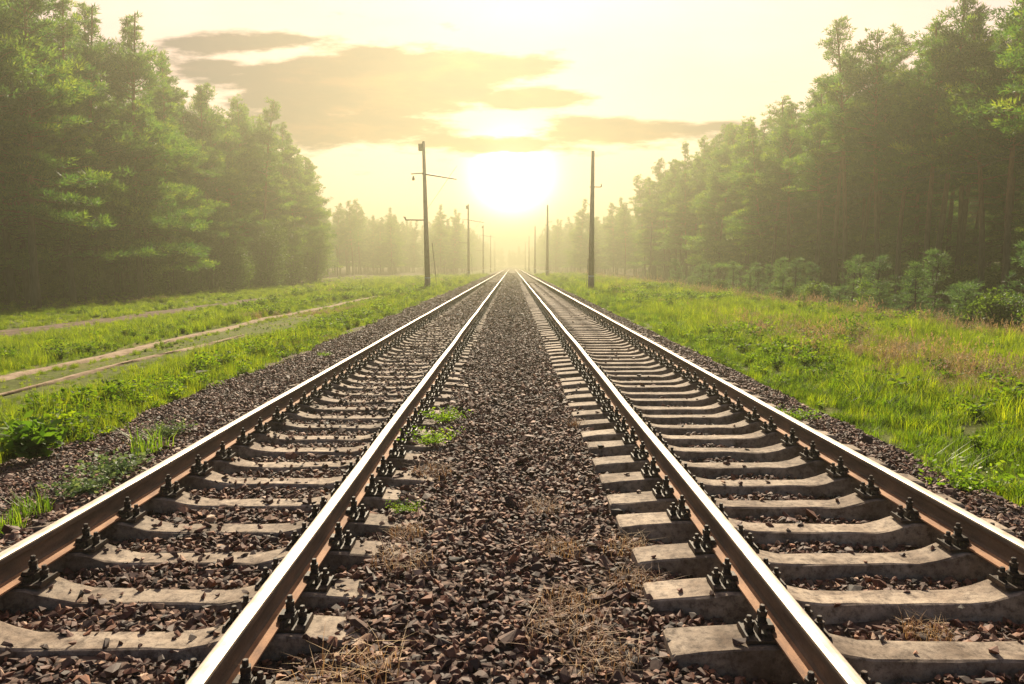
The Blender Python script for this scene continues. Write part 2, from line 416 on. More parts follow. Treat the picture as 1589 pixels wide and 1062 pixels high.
def plate_mesh():
    m = MB()
    m.box((0, 0, .108), (.40, .17, .016))
    for s in (-1, 1):                                    # shoulders that hold the rail foot, turned-up outer edge
        m.box((s * .088, 0, .128), (.022, .15, .030), taper=.9)
        m.box((s * .195, 0, .122), (.012, .17, .018), taper=.8)
    return m.mesh('baseplate', [M['iron']])
def clamp_mesh():
    m = MB()
    m.box((-.012, 0, .160), (.075, .075, .018), taper=.85)
    m.box((.022, 0, .140), (.018, .075, .036), taper=.9)
    m.box((-.045, 0, .148), (.016, .07, .018), taper=.8)
    return m.mesh('clamp', [M['iron']])
def bolt_mesh(z0, z1, r):
    m = MB()
    m.tube([(0, 0, z0), (0, 0, z0 + .008)], r * 1.55, 12)                       # washer
    for k in range(3):                                                          # spring rings
        a = z0 + .009 + k * .008
        m.tube([(0, 0, a), (0, 0, a + .003), (0, 0, a + .006)], [r * 1.15, r * 1.35, r * 1.15], 10)
    a = z0 + .034
    m.tube([(0, 0, a), (0, 0, a + .024)], r * 1.42, 6, ph=.3)                    # hexagon nut
    m.tube([(0, 0, a + .024), (0, 0, z1 - .004), (0, 0, z1)], [r * .8, r * .8, r * .6], 9)   # threaded end
    return m.mesh('bolt', [M['iron']])
plate_me, clamp_me = plate_mesh(), clamp_mesh()
bolt_clip, bolt_anchor = bolt_mesh(.168, .254, .017), bolt_mesh(.116, .200, .017)

def fastening_mesh(detail):
    m = MB()
    m.box((0, 0, .112), (.40, .17, .022))
    for s in (-1, 1):
        m.box((s * .098, 0, .150), (.07, .08, .036))
        m.tube([(s * .105, 0, .165), (s * .105, 0, .225)], .027, 6); m.tube([(s * .105, 0, .225), (s * .105, 0, .260)], .015, 5)
        m.tube([(s * .165, 0, .115), (s * .165, 0, .175)], .027, 6); m.tube([(s * .165, 0, .175), (s * .165, 0, .205)], .015, 5)
    return m.mesh('baseplate', [M['iron']])
fast_me = fastening_mesh(1)

ORD = ['first', 'second', 'third', 'fourth', 'fifth', 'sixth', 'seventh', 'eighth', 'ninth', 'tenth', 'eleventh', 'twelfth', 'thirteenth', 'fourteenth', 'fifteenth',
       'sixteenth', 'seventeenth', 'eighteenth', 'nineteenth', 'twentieth']
TRK = {-2.05: ('gravel-filled track', 'half-buried'), 2.05: ('clear-bedded track', 'well exposed')}
Y_FIRST = {-2.05: 2.925, 2.05: 2.84}
NEAR, TOTAL, NORD = 26, 140, 18

def make_sleeper(me, detailed):
    o = link('concrete_sleeper', me)
    for s in (-1, 1):
        p = link('baseplate', plate_me if detailed else fast_me, o, (s * GAUGE / 2, 0, 0))
        if detailed:
            for t in (-1, 1):
                c = link('clamp', clamp_me, p, (t * .105, 0, 0)); c.scale = (t, 1, 1)
                link('bolt', bolt_clip, p, (t * .108, 0, 0)); link('bolt', bolt_anchor, p, (t * .168, 0, 0))
    return o
protos = [make_sleeper(me, True) for me in sl_near]
proto_mid = make_sleeper(sl_near[0], False)
used = set()
last_y = {}
for tx in TRACKS:
    tname, look = TRK[tx]
    for i in range(TOTAL):
        y = Y_FIRST[tx] + i * SPACING[tx] + float(rng.normal(0, .016))
        rot = (float(rng.normal(0, .010)), float(rng.normal(0, .003)), float(rng.normal(0, .018)))
        loc = (tx + float(rng.normal(0, .01)), y, float(rng.normal(0, .003)))
        if i < NEAR:
            k = int(rng.integers(len(protos)))
            if k not in used: used.add(k); o = protos[k]; o.location = loc; o.rotation_euler = rot
            else: o = dup(protos[k], loc, rot)
        elif i == NEAR and tx == TRACKS[0]:
            o = proto_mid; o.location = loc; o.rotation_euler = rot
        else:
            o = dup(proto_mid, loc, rot)
        if i == 0:
            tag(o, f'concrete sleeper of the {tname} cut off by the bottom edge, only its bolts showing', 'railway sleeper', f'concrete sleepers near the camera in the {tname}')
        elif i < NORD:
            tag(o, f'{look} concrete sleeper, {ORD[i - 1]} from the bottom edge in the {tname}', 'railway sleeper', f'concrete sleepers near the camera in the {tname}')
        elif i < NEAR + 20:
            tag(o, f'concrete sleeper with bolted plates part way down the {tname}', 'railway sleeper', f'concrete sleepers part way down the {tname}')
        else:
            tag(o, f'far concrete sleeper where the {tname} fades into haze', 'railway sleeper', f'far concrete sleepers of the {tname}')
        last_y[tx] = y
for k in range(len(protos)):
    if k not in used:
        for ch in list(protos[k].children_recursive): bpy.data.objects.remove(ch)
        bpy.data.objects.remove(protos[k])
m = MB()
for tx in TRACKS:                                        # the rest of both lines, too small to tell apart
    for i in range(1, 260):
        y = last_y[tx] + i * SPACING[tx]
        m.box((tx, y, .03), (2.7, .2, .12), taper=.97)
        for q in (-1, 1): m.box((tx + q * GAUGE / 2, y, .15), (.36, .12, .10), mi=1)
tag(link('distant_sleepers', m.mesh('distant_sleepers', [M['concrete'], M['iron']])), kind='stuff')

# ------------------------------------------------------------------ scatter by geometry nodes (stuff only)
def rock_mesh(seed):
    r = np.random.default_rng(seed)
    bm = bmesh.new()
    p = r.normal(0, 1, (9, 3)); p /= np.linalg.norm(p, axis=1)[:, None]; p *= r.uniform(.7, 1.1, (9, 1))
    for q in p: bm.verts.new(q)
    h = bmesh.ops.convex_hull(bm, input=bm.verts[:])
    bmesh.ops.delete(bm, geom=[g for g in set(h['geom_interior']) if isinstance(g, bmesh.types.BMVert)], context='VERTS')
    bmesh.ops.triangulate(bm, faces=bm.faces[:])
    bm.verts.index_update(); bm.verts.ensure_lookup_table()
    v = np.array([p.co[:] for p in bm.verts]); f = np.array([[q.index for q in p.verts] for p in bm.faces]); bm.free()
    v *= np.array([1.0, r.uniform(.6, .9), r.uniform(.38, .62)])
    v /= np.abs(v).max() * 1.05
    return mesh_arrays('stone', v, f, [M['stone']])
ROCKS = [rock_mesh(100 + i) for i in range(14)]

def proto_collection(name, meshes):
    c = bpy.data.collections.new(name)
    for i, me in enumerate(meshes):
        c.objects.link(bpy.data.objects.new(f'{name}_kind_{i:02d}', me))
    return c

def scatter(name, pts, rot, scl, idx, coll, label_kind='stuff'):
    me = bpy.data.meshes.new(name); n = len(pts)
    me.vertices.add(n); me.vertices.foreach_set('co', np.asarray(pts, np.float32).ravel())
    for an, ty, arr, key in (('rot', 'FLOAT_VECTOR', rot, 'vector'), ('scl', 'FLOAT_VECTOR', scl, 'vector'), ('idx', 'INT', idx, 'value')):
        a = me.attributes.new(an, ty, 'POINT')
        a.data.foreach_set(key, np.asarray(arr, np.int32 if ty == 'INT' else np.float32).ravel())
    me.update()
    o = link(name, me)
    g = bpy.data.node_groups.new(name + '_scatter', 'GeometryNodeTree')
    g.interface.new_socket('Geometry', in_out='INPUT', socket_type='NodeSocketGeometry')
    g.interface.new_socket('Geometry', in_out='OUTPUT', socket_type='NodeSocketGeometry')
    gi, go = g.nodes.new('NodeGroupInput'), g.nodes.new('NodeGroupOutput')
    ci = g.nodes.new('GeometryNodeCollectionInfo'); ci.inputs['Collection'].default_value = coll
    ci.inputs['Separate Children'].default_value = True; ci.inputs['Reset Children'].default_value = True
    ip = g.nodes.new('GeometryNodeInstanceOnPoints'); ip.inputs['Pick Instance'].default_value = True
    def attr(nm, ty):
        a = g.nodes.new('GeometryNodeInputNamedAttribute'); a.data_type = ty; a.inputs['Name'].default_value = nm
        return [s for s in a.outputs if s.enabled and s.name == 'Attribute'][0]
    e = g.nodes.new('FunctionNodeEulerToRotation')
    L = g.links.new
    L(gi.outputs[0], ip.inputs['Points']); L(ci.outputs[0], ip.inputs['Instance'])
    L(attr('idx', 'INT'), ip.inputs['Instance Index']); L(attr('rot', 'FLOAT_VECTOR'), e.inputs[0]); L(e.outputs[0], ip.inputs['Rotation'])
    L(attr('scl', 'FLOAT_VECTOR'), ip.inputs['Scale']); L(ip.outputs[0], go.inputs[0])
    md = o.modifiers.new('scatter', 'NODES'); md.node_group = g
    o['kind'] = label_kind
    return o

def in_view(x, y, pad=0.6):
    return np.abs(x + .05) < 0.705 * y + pad

# ballast stones
P, S = [], []
for y0, y1, dens, smin, smax in ((1.9, 9, 900, .016, .050), (9, 18, 620, .02, .050), (18, 34, 300, .026, .058), (34, 62, 120, .035, .08), (62, 110, 60, .05, .11), (110, 170, 30, .07, .15)):
    n = int((y1 - y0) * 10.9 * dens)
    x = rng.uniform(-6.3, 4.62, n); y = rng.uniform(y0, y1, n)
    # tidy edges that wander
    k = in_view(x, y) & (x > left_edge(y) - .12) & (x < 4.45 + .12 * np.sin(y * 1.1) + .1 * np.sin(y * 2.7))
    x, y = x[k], y[k]; n = len(x)
    s = smin + (smax - smin) * rng.beta(1.6, 3.2, n)
    big = rng.random(n) < .035; s[big] *= rng.uniform(1.3, 2.0, big.sum())
    z = zb(x, y) + rng.uniform(-.6, .35, n) * s - .004
    # keep the sleeper tops and rail feet mostly clear
    ok = np.ones(n, bool)
    for tx in TRACKS:
        near_t = np.abs(x - tx) < 1.36
        ph = (y - Y_FIRST[tx]) / SPACING[tx]; dy = np.abs(ph - np.round(ph)) * SPACING[tx]
        on = near_t & (dy < .128) & (y < 80)
        u = np.abs(x - tx)
        top = np.interp(u, [0, .42, .64, .70, .9, 1.2, 1.35], [.03, .03, .09, .1, .1, .08, .06])
        keep = rng.random(n) < (0.10 if tx < 0 else 0.012)
        if tx < 0:                                         # the older line: gravel creeps over the dip and the outer ends
            keep |= (u < .42) & (rng.random(n) < np.clip((y - 8) / 30, 0, .75))
            keep |= (u > 1.14) & (rng.random(n) < .75)
        ok &= ~on | keep | (u > 1.35)
        sit = on & keep
        z[sit] = np.where(z[sit] < top[sit] + s[sit] * .2, top[sit] + s[sit] * .30, z[sit])
        rail = np.abs(np.abs(x - tx) - GAUGE / 2) < .085
        ok &= ~rail | (z + s < .12)
        ok &= ~(rail & on)
        ok &= ~(on & (np.abs(np.abs(x - tx) - GAUGE / 2) < .21))
    x, y, z, s = x[ok], y[ok], z[ok], s[ok]
    P.append(np.column_stack([x, y, z])); S.append(s)
P = np.concatenate(P); S = np.concatenate(S); n = len(P)
rot = np.column_stack([rng.normal(0, .45, n), rng.normal(0, .45, n), rng.uniform(0, 6.28, n)])
scatter('ballast', P, rot, np.repeat(S[:, None], 3, 1) * rng.uniform(.8, 1.2, (n, 3)), rng.integers(0, len(ROCKS), n), proto_collection('ballast_stone', ROCKS))
print('stones', n)

# ------------------------------------------------------------------ grass
def blade_mesh(name, n, rad, h, w, lean, seed, mat, t0=0., t1=1., seedhead=0.0, droop=1.0):
    r = np.random.default_rng(seed); V, T, Q, Tr, nv = [], [], [], [], 0
    for _ in range(n):
        a = r.uniform(0, 6.28); rr = rad * math.sqrt(r.random()); x, y = rr * math.cos(a), rr * math.sin(a)
        hh = h * r.uniform(.45, 1.15); d = r.uniform(0, 6.28); l = lean * hh * r.uniform(.3, 1.4); ww = w * r.uniform(.7, 1.3)
        px, py = -math.sin(d) * ww, math.cos(d) * ww; dx, dy = math.cos(d), math.sin(d)
        c = [(x, y, 0), (x + dx * l * .25, y + dy * l * .25, hh * .55), (x + dx * l * droop, y + dy * l * droop, hh)]
        V += [(c[0][0] - px, c[0][1] - py, -.04), (c[0][0] + px, c[0][1] + py, -.04), (c[1][0] + px * .8, c[1][1] + py * .8, c[1][2]), (c[1][0] - px * .8, c[1][1] - py * .8, c[1][2]), c[2]]
        Q.append((nv, nv + 1, nv + 2, nv + 3)); Tr.append((nv + 3, nv + 2, nv + 4))
        t = t0 + (t1 - t0) * r.random(); T += [t] * 5; nv += 5
        if r.random() < seedhead:
            q = c[2]
            for k in range(5):
                o = r.normal(0, .018, 3); zz = q[2] - .1 * hh + k * .055 * hh
                V += [(q[0] + o[0] - .012, q[1] + o[1], zz), (q[0] + o[0] + .012, q[1] + o[1] + .01, zz + .01), (q[0] + o[1], q[1] + o[0], zz + .085 * hh)]
                Tr.append((nv, nv + 1, nv + 2)); T += [r.uniform(.86, 1)] * 3; nv += 3
    return mesh_arrays(name, np.array(V), [np.array(Q), np.array(Tr)], [mat], tint=np.clip(T, 0, 1))
def leafy_mesh(name, n, rad, h, size, seed, mat, t0=0, t1=1):
    """small weed: stems with little leaves"""
    r = np.random.default_rng(seed); V, Q, T, nv = [], [], [], 0
    for _ in range(n):
        a = r.uniform(0, 6.28); out = rad * r.uniform(.2, 1.1); hh = h * r.uniform(.35, 1.1)
        tip = np.array([math.cos(a) * out, math.sin(a) * out, hh]); k = r.integers(5, 9); t = t0 + (t1 - t0) * r.random()
        for j in range(k):
            f = (j + 1) / k; p = tip * f; p[2] = hh * f ** .8
            d = r.normal(0, 1, 3); d[2] = abs(d[2]) * .5; d /= np.linalg.norm(d)
            s = np.cross(d, r.normal(0, 1, 3)); s /= np.linalg.norm(s); L = size * r.uniform(.6, 1.3)
            V += [p, p + d * L * .5 + s * L * .25, p + d * L, p + d * L * .5 - s * L * .25]
            Q.append((nv, nv + 1, nv + 2, nv + 3)); T += [min(1, max(0, t + r.normal(0, .1)))] * 4; nv += 4
    return mesh_arrays(name, np.array(V), np.array(Q), [mat], tint=T)

TUFTS = [blade_mesh('short_tuft', 70, .20, .26, .005, .5, 1, M['grass'], .0, .55),
         blade_mesh('mid_tuft', 80, .22, .40, .005, .45, 2, M['grass'], .1, .7),
         blade_mesh('tall_tuft', 60, .22, .58, .0045, .4, 3, M['grass'], .2, .8, 0),
         blade_mesh('dry_tuft', 80, .24, .36, .0035, .6, 4, M['straw'], 0, 1., .15),
         leafy_mesh('leafy_tuft', 44, .26, .40, .085, 5, M['grass'], .0, .5),
         leafy_mesh('leafy_tuft_small', 40, .22, .22, .05, 6, M['grass'], .1, .65),
         blade_mesh('seed_tuft', 26, .25, .60, .0032, .35, 7, M['straw'], .2, 1, .6),
         blade_mesh('lush_tuft', 90, .2, .34, .007, .7, 8, M['grass'], .0, .35)]
P, IDX, SC = [], [], []
def path_clear(x, y):
    ok = np.ones(len(x), bool)
    for xc, w, y0, y1, seed in RUTS:
        ww = w * (1 + .28 * np.sin(y * .9 + seed) + .12 * np.sin(y * 2.3)); c = xc + .22 * np.sin(y * .11 + seed)
        ok &= ~((np.abs(x - c) < ww * .5 + .08) & (y > y0) & (y < y1)) | (rng.random(len(x)) < (.12 if w > .4 and w < 1 else .35))
    return ok
for side in (-1, 1):
    for y0, y1, dens in ((3, 14, 34), (14, 26, 22), (26, 45, 11), (45, 80, 5.5), (80, 170, 2.0)):
        xa, xb = (-34, -5.0) if side < 0 else (4.2, 21)
        n = int((y1 - y0) * (xb - xa) * dens)
        x = rng.uniform(xa, xb, n); y = rng.uniform(y0, y1, n)
        k = in_view(x, y, 1.0) & path_clear(x, y)
        if side < 0:
            k &= x < left_edge(y) + rng.normal(0, .10, n)
            k &= (x > -27) | (rng.random(n) < .28)
        else:
            k &= x > 4.5 + .12 * np.sin(y * 1.1) + .1 * np.sin(y * 2.7) + rng.normal(0, .08, n)
            k &= (x < 16.6) | (rng.random(n) < .4)
        x, y = x[k], y[k]; n = len(x)
        q = lowfreq(x, y, 3.0) * .5 + lowfreq(x + 31, y - 17, 1.1) * .35 + rng.normal(0, .3, n)
        idx = np.select([q < -.45, q < -.15, q < .15, q < .45, q < .7], [4, 0, 1, 1, 2], 5)
        if side > 0:
            dry = np.exp(-((x - 9.3) / 1.8) ** 2) * np.clip((y - 9) / 4, 0, 1) * np.clip((34 - y) / 12, .15, 1) * (.6 + .5 * lowfreq(x, y, 2.2))
            idx = np.where(rng.random(n) < dry * .85, np.where(rng.random(n) < .75, 3, 6), idx)
            idx = np.where((x > 14) & (x < 17) & (rng.random(n) < .3), 6, idx)
            lush = (x < 6.2) & (rng.random(n) < .6); idx = np.where(lush, np.where(rng.random(n) < .5, 7, 0), idx)
        else:
            idx = np.where((lowfreq(x + 9, y, 2.4) > .6) & (rng.random(n) < .45), 3, idx)
            edge = (x > -7.2) & (rng.random(n) < .5); idx = np.where(edge, np.where(rng.random(n) < .5, 2, 4), idx)
            wood = (x < -21) & (rng.random(n) < .6); idx = np.where(wood, 5, idx)
        s = .74 * rng.uniform(.6, 1.3, n) * (1 + .35 * lowfreq(x + 5, y + 3, .8)) * (1 + np.clip((y - 26) / 80, 0, .8))
        edge = np.where(side < 0, left_edge(y) - x, x - 4.4)
        s *= np.clip(.55 + edge * .35, .5, 1.0)
        if side < 0:
            s *= np.where(x < -20, .7, 1)
            for xc, reach, ymax in ((-11.6, 3.4, 60), (-10.1, 2.2, 36), (-19.5, 4.0, 62)):   # trodden verge beside the ruts
                d = x - xc; s *= np.where((d > -.8) & (d < reach) & (y < ymax), .38 + .55 * np.clip((d - .6) / reach, 0, 1), 1)
        P.append(np.column_stack([x, y, zg(x, y) - .01])); IDX.append(idx); SC.append(s)
P = np.concatenate(P); IDX = np.concatenate(IDX); SC = np.concatenate(SC); n = len(P)
scatter('meadow_grass', P, np.column_stack([rng.normal(0, .08, n), rng.normal(0, .08, n), rng.uniform(0, 6.28, n)]),
        np.column_stack([SC * rng.uniform(.9, 1.3, n), SC * rng.uniform(.9, 1.3, n), SC * rng.uniform(.8, 1.15, n)]), IDX, proto_collection('grass_tuft', TUFTS))
print('tufts', n)

# ------------------------------------------------------------------ weeds and dry tufts one can point at
def at_px(px, py, z):
    """ground point of the place that the photograph's pixel shows"""
    a = math.atan((531 - py) / 1150) - R(PITCH)
    c = (px - 794.5) / 1150; b = (531 - py) / 1150
    d = Vector((c, math.cos(R(PITCH)) + b * math.sin(R(PITCH)), -math.sin(R(PITCH)) + b * math.cos(R(PITCH))))
    t = (z - CAM.z) / d.z
    return CAM + d * t
weed_me = {
    'green': [leafy_mesh('weed', 120, .34, .13, .032, 21, M['weed'], .2, 1), leafy_mesh('weed', 100, .3, .15, .03, 22, M['weed'], .3, 1)],
    'grassy': [blade_mesh('grass_clump', 90, .16, .2, .004, .9, 23, M['weed'], .2, 1)],
    'grey': [leafy_mesh('weed', 110, .34, .14, .045, 24, M['greyweed']), leafy_mesh('weed', 90, .3, .17, .04, 25, M['greyweed'], .2, 1)],
    'dry': [blade_mesh('dry_tuft', 150, .19, .085, .0022, 2.0, 26, M['dry']), blade_mesh('dry_tuft', 110, .21, .095, .0022, 2.4, 27, M['dry'], .3, 1)],
    'dock': [leafy_mesh('dock', 60, .34, .45, .16, 28, M['weed'], 0, .6)]}
def weed(px, py, kind, v, s, label, cat, z=None, group=None, name='weed'):
    zz = 0.0
    for _ in range(4):
        p = at_px(px, py, zz)
        zz = float(zb(np.array(p.x), np.array(p.y))) if -6.0 < p.x < 4.6 else float(zg(np.array(p.x), np.array(p.y)))
    o = link(name, weed_me[kind][v], None, (p.x, p.y, zz + .005))
    o.rotation_euler = (0, 0, px * .37); o.scale = (s, s, s)
    tag(o, label, cat, group)
weed(688, 655, 'green', 0, .95, 'bright green weed on the centre gravel, the farther of two close together', 'weed')
weed(668, 692, 'green', 1, 1.1, 'bright green weed on the centre gravel, just nearer the camera than its twin', 'weed')
weed(628, 797, 'green', 1, .5, 'tiny green weed by a sleeper end at the edge of the centre gravel', 'weed')
weed(262, 680, 'grey', 1, 1.0, 'thin grey-green weed along the outer rail, farthest of the strip', 'weed')
weed(232, 702, 'grassy', 0, 1.3, 'yellow-green grass clump along the outer rail in the weed strip', 'grass clump', name='grass_clump')
weed(178, 738, 'grey', 0, 1.1, 'grey-green creeping weed along the outer rail, middle of the strip', 'weed')
weed(130, 768, 'grey', 0, .9, 'grey-green creeping weed along the outer rail, end of strip towards the camera', 'weed')
weed(50, 798, 'grassy', 0, .9, 'sparse bright grass clump on dark gravel by a sleeper end', 'grass clump', name='grass_clump')
weed(5, 826, 'grassy', 0, .8, 'sparse bright grass clump cut by the picture edge above the rail', 'grass clump', name='grass_clump')
weed(55, 712, 'dock', 0, 1.0, 'lush broad-leaved dock plant at the edge of the gravel shoulder', 'weed', name='dock_plant')
weed(505, 553, 'green', 0, .6, 'lone small weed on the gravel shoulder beside the outer rail', 'weed')
weed(1225, 655, 'green', 0, 1.2, 'green weed patch beside the outer rail of the clear-bedded track', 'weed')
weed(1470, 735, 'grassy', 0, 1.5, 'grass clump spilling over the shoulder by the outer rail', 'grass clump', name='grass_clump')
weed(1500, 762, 'green', 1, 1.6, 'bushy bright weed between the meadow edge and the outer rail', 'weed')
weed(1040, 790, 'green', 1, .45, 'tiny green weed between two exposed sleeper ends', 'weed')
for i, (px, py, v, s, lab) in enumerate([
        (872, 985, 1, 1.25, 'large dry orange grass tuft on the centre gravel, lower of the pair'),
        (885, 940, 0, 1.15, 'dry orange grass tuft on the centre gravel, upper of the pair'),
        (545, 1045, 1, 1.25, 'dry straw tuft beside the rail near the bottom edge'),
        (625, 872, 1, 1.1, 'dry straw tuft sprawling near a buried sleeper end'),
        (632, 828, 0, .8, 'small dry straw tuft under the tiny green weed'),
        (668, 735, 0, 1.2, 'rusty dry tuft just below the two green weeds'),
        (900, 660, 0, .9, 'rusty dry tuft beside the exposed sleeper ends, far one of the row'),
        (845, 790, 1, .9, 'dry tuft in the middle of the centre gravel strip'),
        (868, 855, 0, 1.0, 'rusty dry tuft on the centre gravel above the orange pair'),
        (970, 850, 1, .9, 'pale dry tuft beside an exposed sleeper end'),
        (985, 905, 0, 1.0, 'rusty dry tuft between exposed sleeper ends and the orange pair'),
        (935, 1025, 1, 1.0, 'thin dry tuft near the bottom edge of the centre gravel'),
        (1440, 985, 0, .8, 'dry tuft between two sleepers of the clear-bedded track')]):
    weed(px, py, 'dry', v, s * .85, lab, 'dry grass tuft', group='dry grass tufts on the ballast', name='dry_grass_tuft')

# a few stones one can point at
red = stone_mat('red_stone'); nt = red.node_tree
for nd in nt.nodes:
    if nd.type == 'VALTORGB' and len(nd.color_ramp.elements) > 4:
        for e in nd.color_ramp.elements: e.color = (.26, .10, .05, 1)
def stone(px, py, s, k, lab, mat=None, z=-.03):
    p = at_px(px, py, z); me = ROCKS[k].copy()
    if mat: me.materials.clear(); me.materials.append(mat)
    zz = float(zb(np.array(p.x), np.array(p.y)))
    o = link('stone', me, None, (p.x, p.y, zz + s * .4)); o.scale = (s, s, s * .8); o.rotation_euler = (.2, .1, px)
    tag(o, lab, 'stone')
stone(1192, 1030, .095, 3, 'large rust-red stone under the rail near the bottom edge', red)
stone(630, 905, .07, 5, 'flat dark stone at the edge of the centre gravel')
stone(790, 1012, .08, 7, 'long flat brown stone on the centre gravel near the bottom edge')
dk = simple('dark_boulder', [(0.3, (0.018, 0.014, 0.012)), (0.7, (0.05, 0.04, 0.034))], 9, .85, bumpy=.5)
stone(322, 578, .34, 9, 'dark half-buried boulder at the foot of the gravel shoulder', dk, -.40)

# ------------------------------------------------------------------ line-side poles
def zgf(x, y): return float(zg(np.array(float(x)), np.array(float(y))))
def pole(x, y, top, side, lean, label, arms=True, group='concrete poles along the line'):
    z0 = zgf(x, y) - .2; h = top - z0
    root = bpy.data.objects.new('line_pole', None); COL.objects.link(root); root.location = (x, y, z0)
    tag(root, label, 'pole', group)
    def wp(t): return (lean * t, 0, t)
    m = MB(); m.tube([wp(1.55), wp(h * .5), wp(h)], [.255, .20, .135], 14); link('post', m.mesh('post', [M['pole']], True), root)
    m = MB(); m.tube([wp(-.3), wp(1.4)], [.275, .265], 14); link('base', m.mesh('base', [M['pole_base']], True), root)
    m = MB(); m.tube([wp(1.4), wp(1.56)], [.268, .266], 14); link('band', m.mesh('band', [M['white_paint']], True), root)
    if not arms: return root
    s = -side                                                # towards the track
    m = MB()
    zz = h - 3.0; cx = lean * zz
    if side < 0:
        m.tube([(cx - .2, 0, zz + .15), (cx + s * 2.9, 0, zz - .35)], [.085, .05], 8); m.tube([(cx - 1.2, 0, zz + .12), (cx, 0, zz + .2)], .05, 6)
        link('bracket_arm', m.mesh('bracket_arm', [M['steel_arm']]), root)
        m = MB(); m.tube([(lean * (h - 6) + s * .1, 0, h - 6.1), (cx + s * 2.9, 0, zz + .8)], .014, 5); link('stay_rod', m.mesh('stay_rod', [M['steel_arm']]), root)
        m = MB(); m.box((lean * h - .22, -.1, h - .55), (.42, .4, .6)); link('top_box', m.mesh('top_box', [M['steel_arm']]), root)
        m = MB(); m.tube([(cx - 1.0, 0, zz - .45), (cx - 1.0, 0, zz - .3), (cx - 1.0, 0, zz - .05)], [.10, .13, .05], 8); link('insulator', m.mesh('insulator', [M['glass_green']]), root)
        zb_ = h * .49; c2 = lean * zb_
        m = MB(); m.tube([(c2 - 1.85, 0, zb_ + .02), (c2, 0, zb_)], .06, 6); a = link('lower_arm', m.mesh('lower_arm', [M['steel_arm']]), root)
        m = MB(); m.tube([(c2 - 1.85, 0, zb_ + .02), (c2 - 1.85, 0, zb_ + .2), (c2 - 2.0, 0, zb_ + .3)], [.05, .09, .05], 6); link('insulator', m.mesh('insulator', [M['glass_green']]), root)
        m = MB(); m.tube([(.45, -.1, h * .34), (.80, -.1, .9), (.86, -.1, .3)], .025, 5); m.tube([(.85, -.1, .6), (.87, -.1, .05)], .11, 6)
        link('cable', m.mesh('cable', [M['pole_base']]), root)
    else:
        m.tube([(cx - .25, 0, zz), (cx + .75, 0, zz)], .04, 6); link('bracket_arm', m.mesh('bracket_arm', [M['steel_arm']]), root)
        m = MB(); m.tube([(cx + .75, 0, zz), (cx + .75, 0, zz + .25)], [.06, .04], 6); link('insulator', m.mesh('insulator', [M['glass_green']]), root)
        m = MB(); m.tube([(lean * h * .62 - .15, 0, h * .62), (lean * h * .62 - .75, 0, h * .62 + .55)], .02, 5); link('stay_rod', m.mesh('stay_rod', [M['steel_arm']]), root)
        m = MB(); m.tube([(-.28, -.1, h * .25), (-.36, -.1, 1.5), (-.42, -.1, .2)], .02, 5); m.tube([(.3, -.1, h * .25), (.34, -.1, .2)], .015, 5)
        link('cable', m.mesh('cable', [M['pole_base']]), root)
    return root
pole(-7.75, 68, 12.95, -1, -.018, 'tallest concrete pole with a long bracket arm beside the dirt-path side track')
pole(-8.2, 140, 13.2, -1, 0, 'thin hazy pole behind the tallest bracket-arm pole')
pole(6.75, 64, 11.5, 1, .004, 'plain tapered concrete pole with a white-banded base by the meadow track')
pole(6.3, 134, 12.6, 1, 0, 'thin hazy pole behind the white-banded plain pole')
for i, y in enumerate((212, 284, 356)):
    pole(-8.2, y, 13.2, -1, 0, 'faint hazy pole near the vanishing point on the dirt-path side', i == 0, 'faint poles on the dirt-path side')
for i, y in enumerate((206, 278, 350)):
    pole(6.3, y, 12.6, 1, 0, 'faint hazy pole near the vanishing point on the meadow side', i == 0, 'faint poles on the meadow side')

# slim telegraph poles with two wires along the pine wood
def telegraph(x, y, top, label):
    z0 = zgf(x, y) - .2
    root = bpy.data.objects.new('telegraph_pole', None); COL.objects.link(root); root.location = (x, y, z0); tag(root, label, 'pole', 'telegraph poles along the pine wood')
    m = MB(); m.tube([(0, 0, 0), (0, 0, top - z0)], [.15, .10], 9); link('post', m.mesh('post', [M['wood_pole']], True), root)
    m = MB(); m.box((0, 0, top - z0 - .35), (1.3, .1, .1)); link('crossarm', m.mesh('crossarm', [M['wood_pole']]), root)
    for s in (-1, 1):
        m = MB(); m.tube([(s * .5, 0, top - z0 - .3), (s * .5, 0, top - z0 - .12)], [.05, .035], 7); link('insulator', m.mesh('insulator', [M['glass_green']]), root)
TP = [(20.6, 22, 6.9), (20.8, 112, 7.8), (21.0, 190, 7.8)]
telegraph(*TP[1], 'slim wooden telegraph pole in the haze before the pine wood')
telegraph(*TP[2], 'farther slim telegraph pole almost lost in the haze')
for s, nm in ((-1, 'inner'), (1, 'outer')):
    pts = []
    for (xa, ya, za), (xb, yb, zb2) in zip(TP[:-1], TP[1:]):
        for t in np.linspace(0, 1, 24)[:-1]:
            pts.append((xa + (xb - xa) * t + s * .5, ya + (yb - ya) * t, za + (zb2 - za) * t - .15 - 1.1 * 4 * t * (1 - t)))
    m = MB(); m.tube(pts, .005, 5)
    tag(link('overhead_wire', m.mesh('overhead_wire', [M['wire']])), f'thin pale wire along the pine wood, the one {"nearer the track" if s < 0 else "nearer the trees"}', 'wire', 'wires along the pine wood')

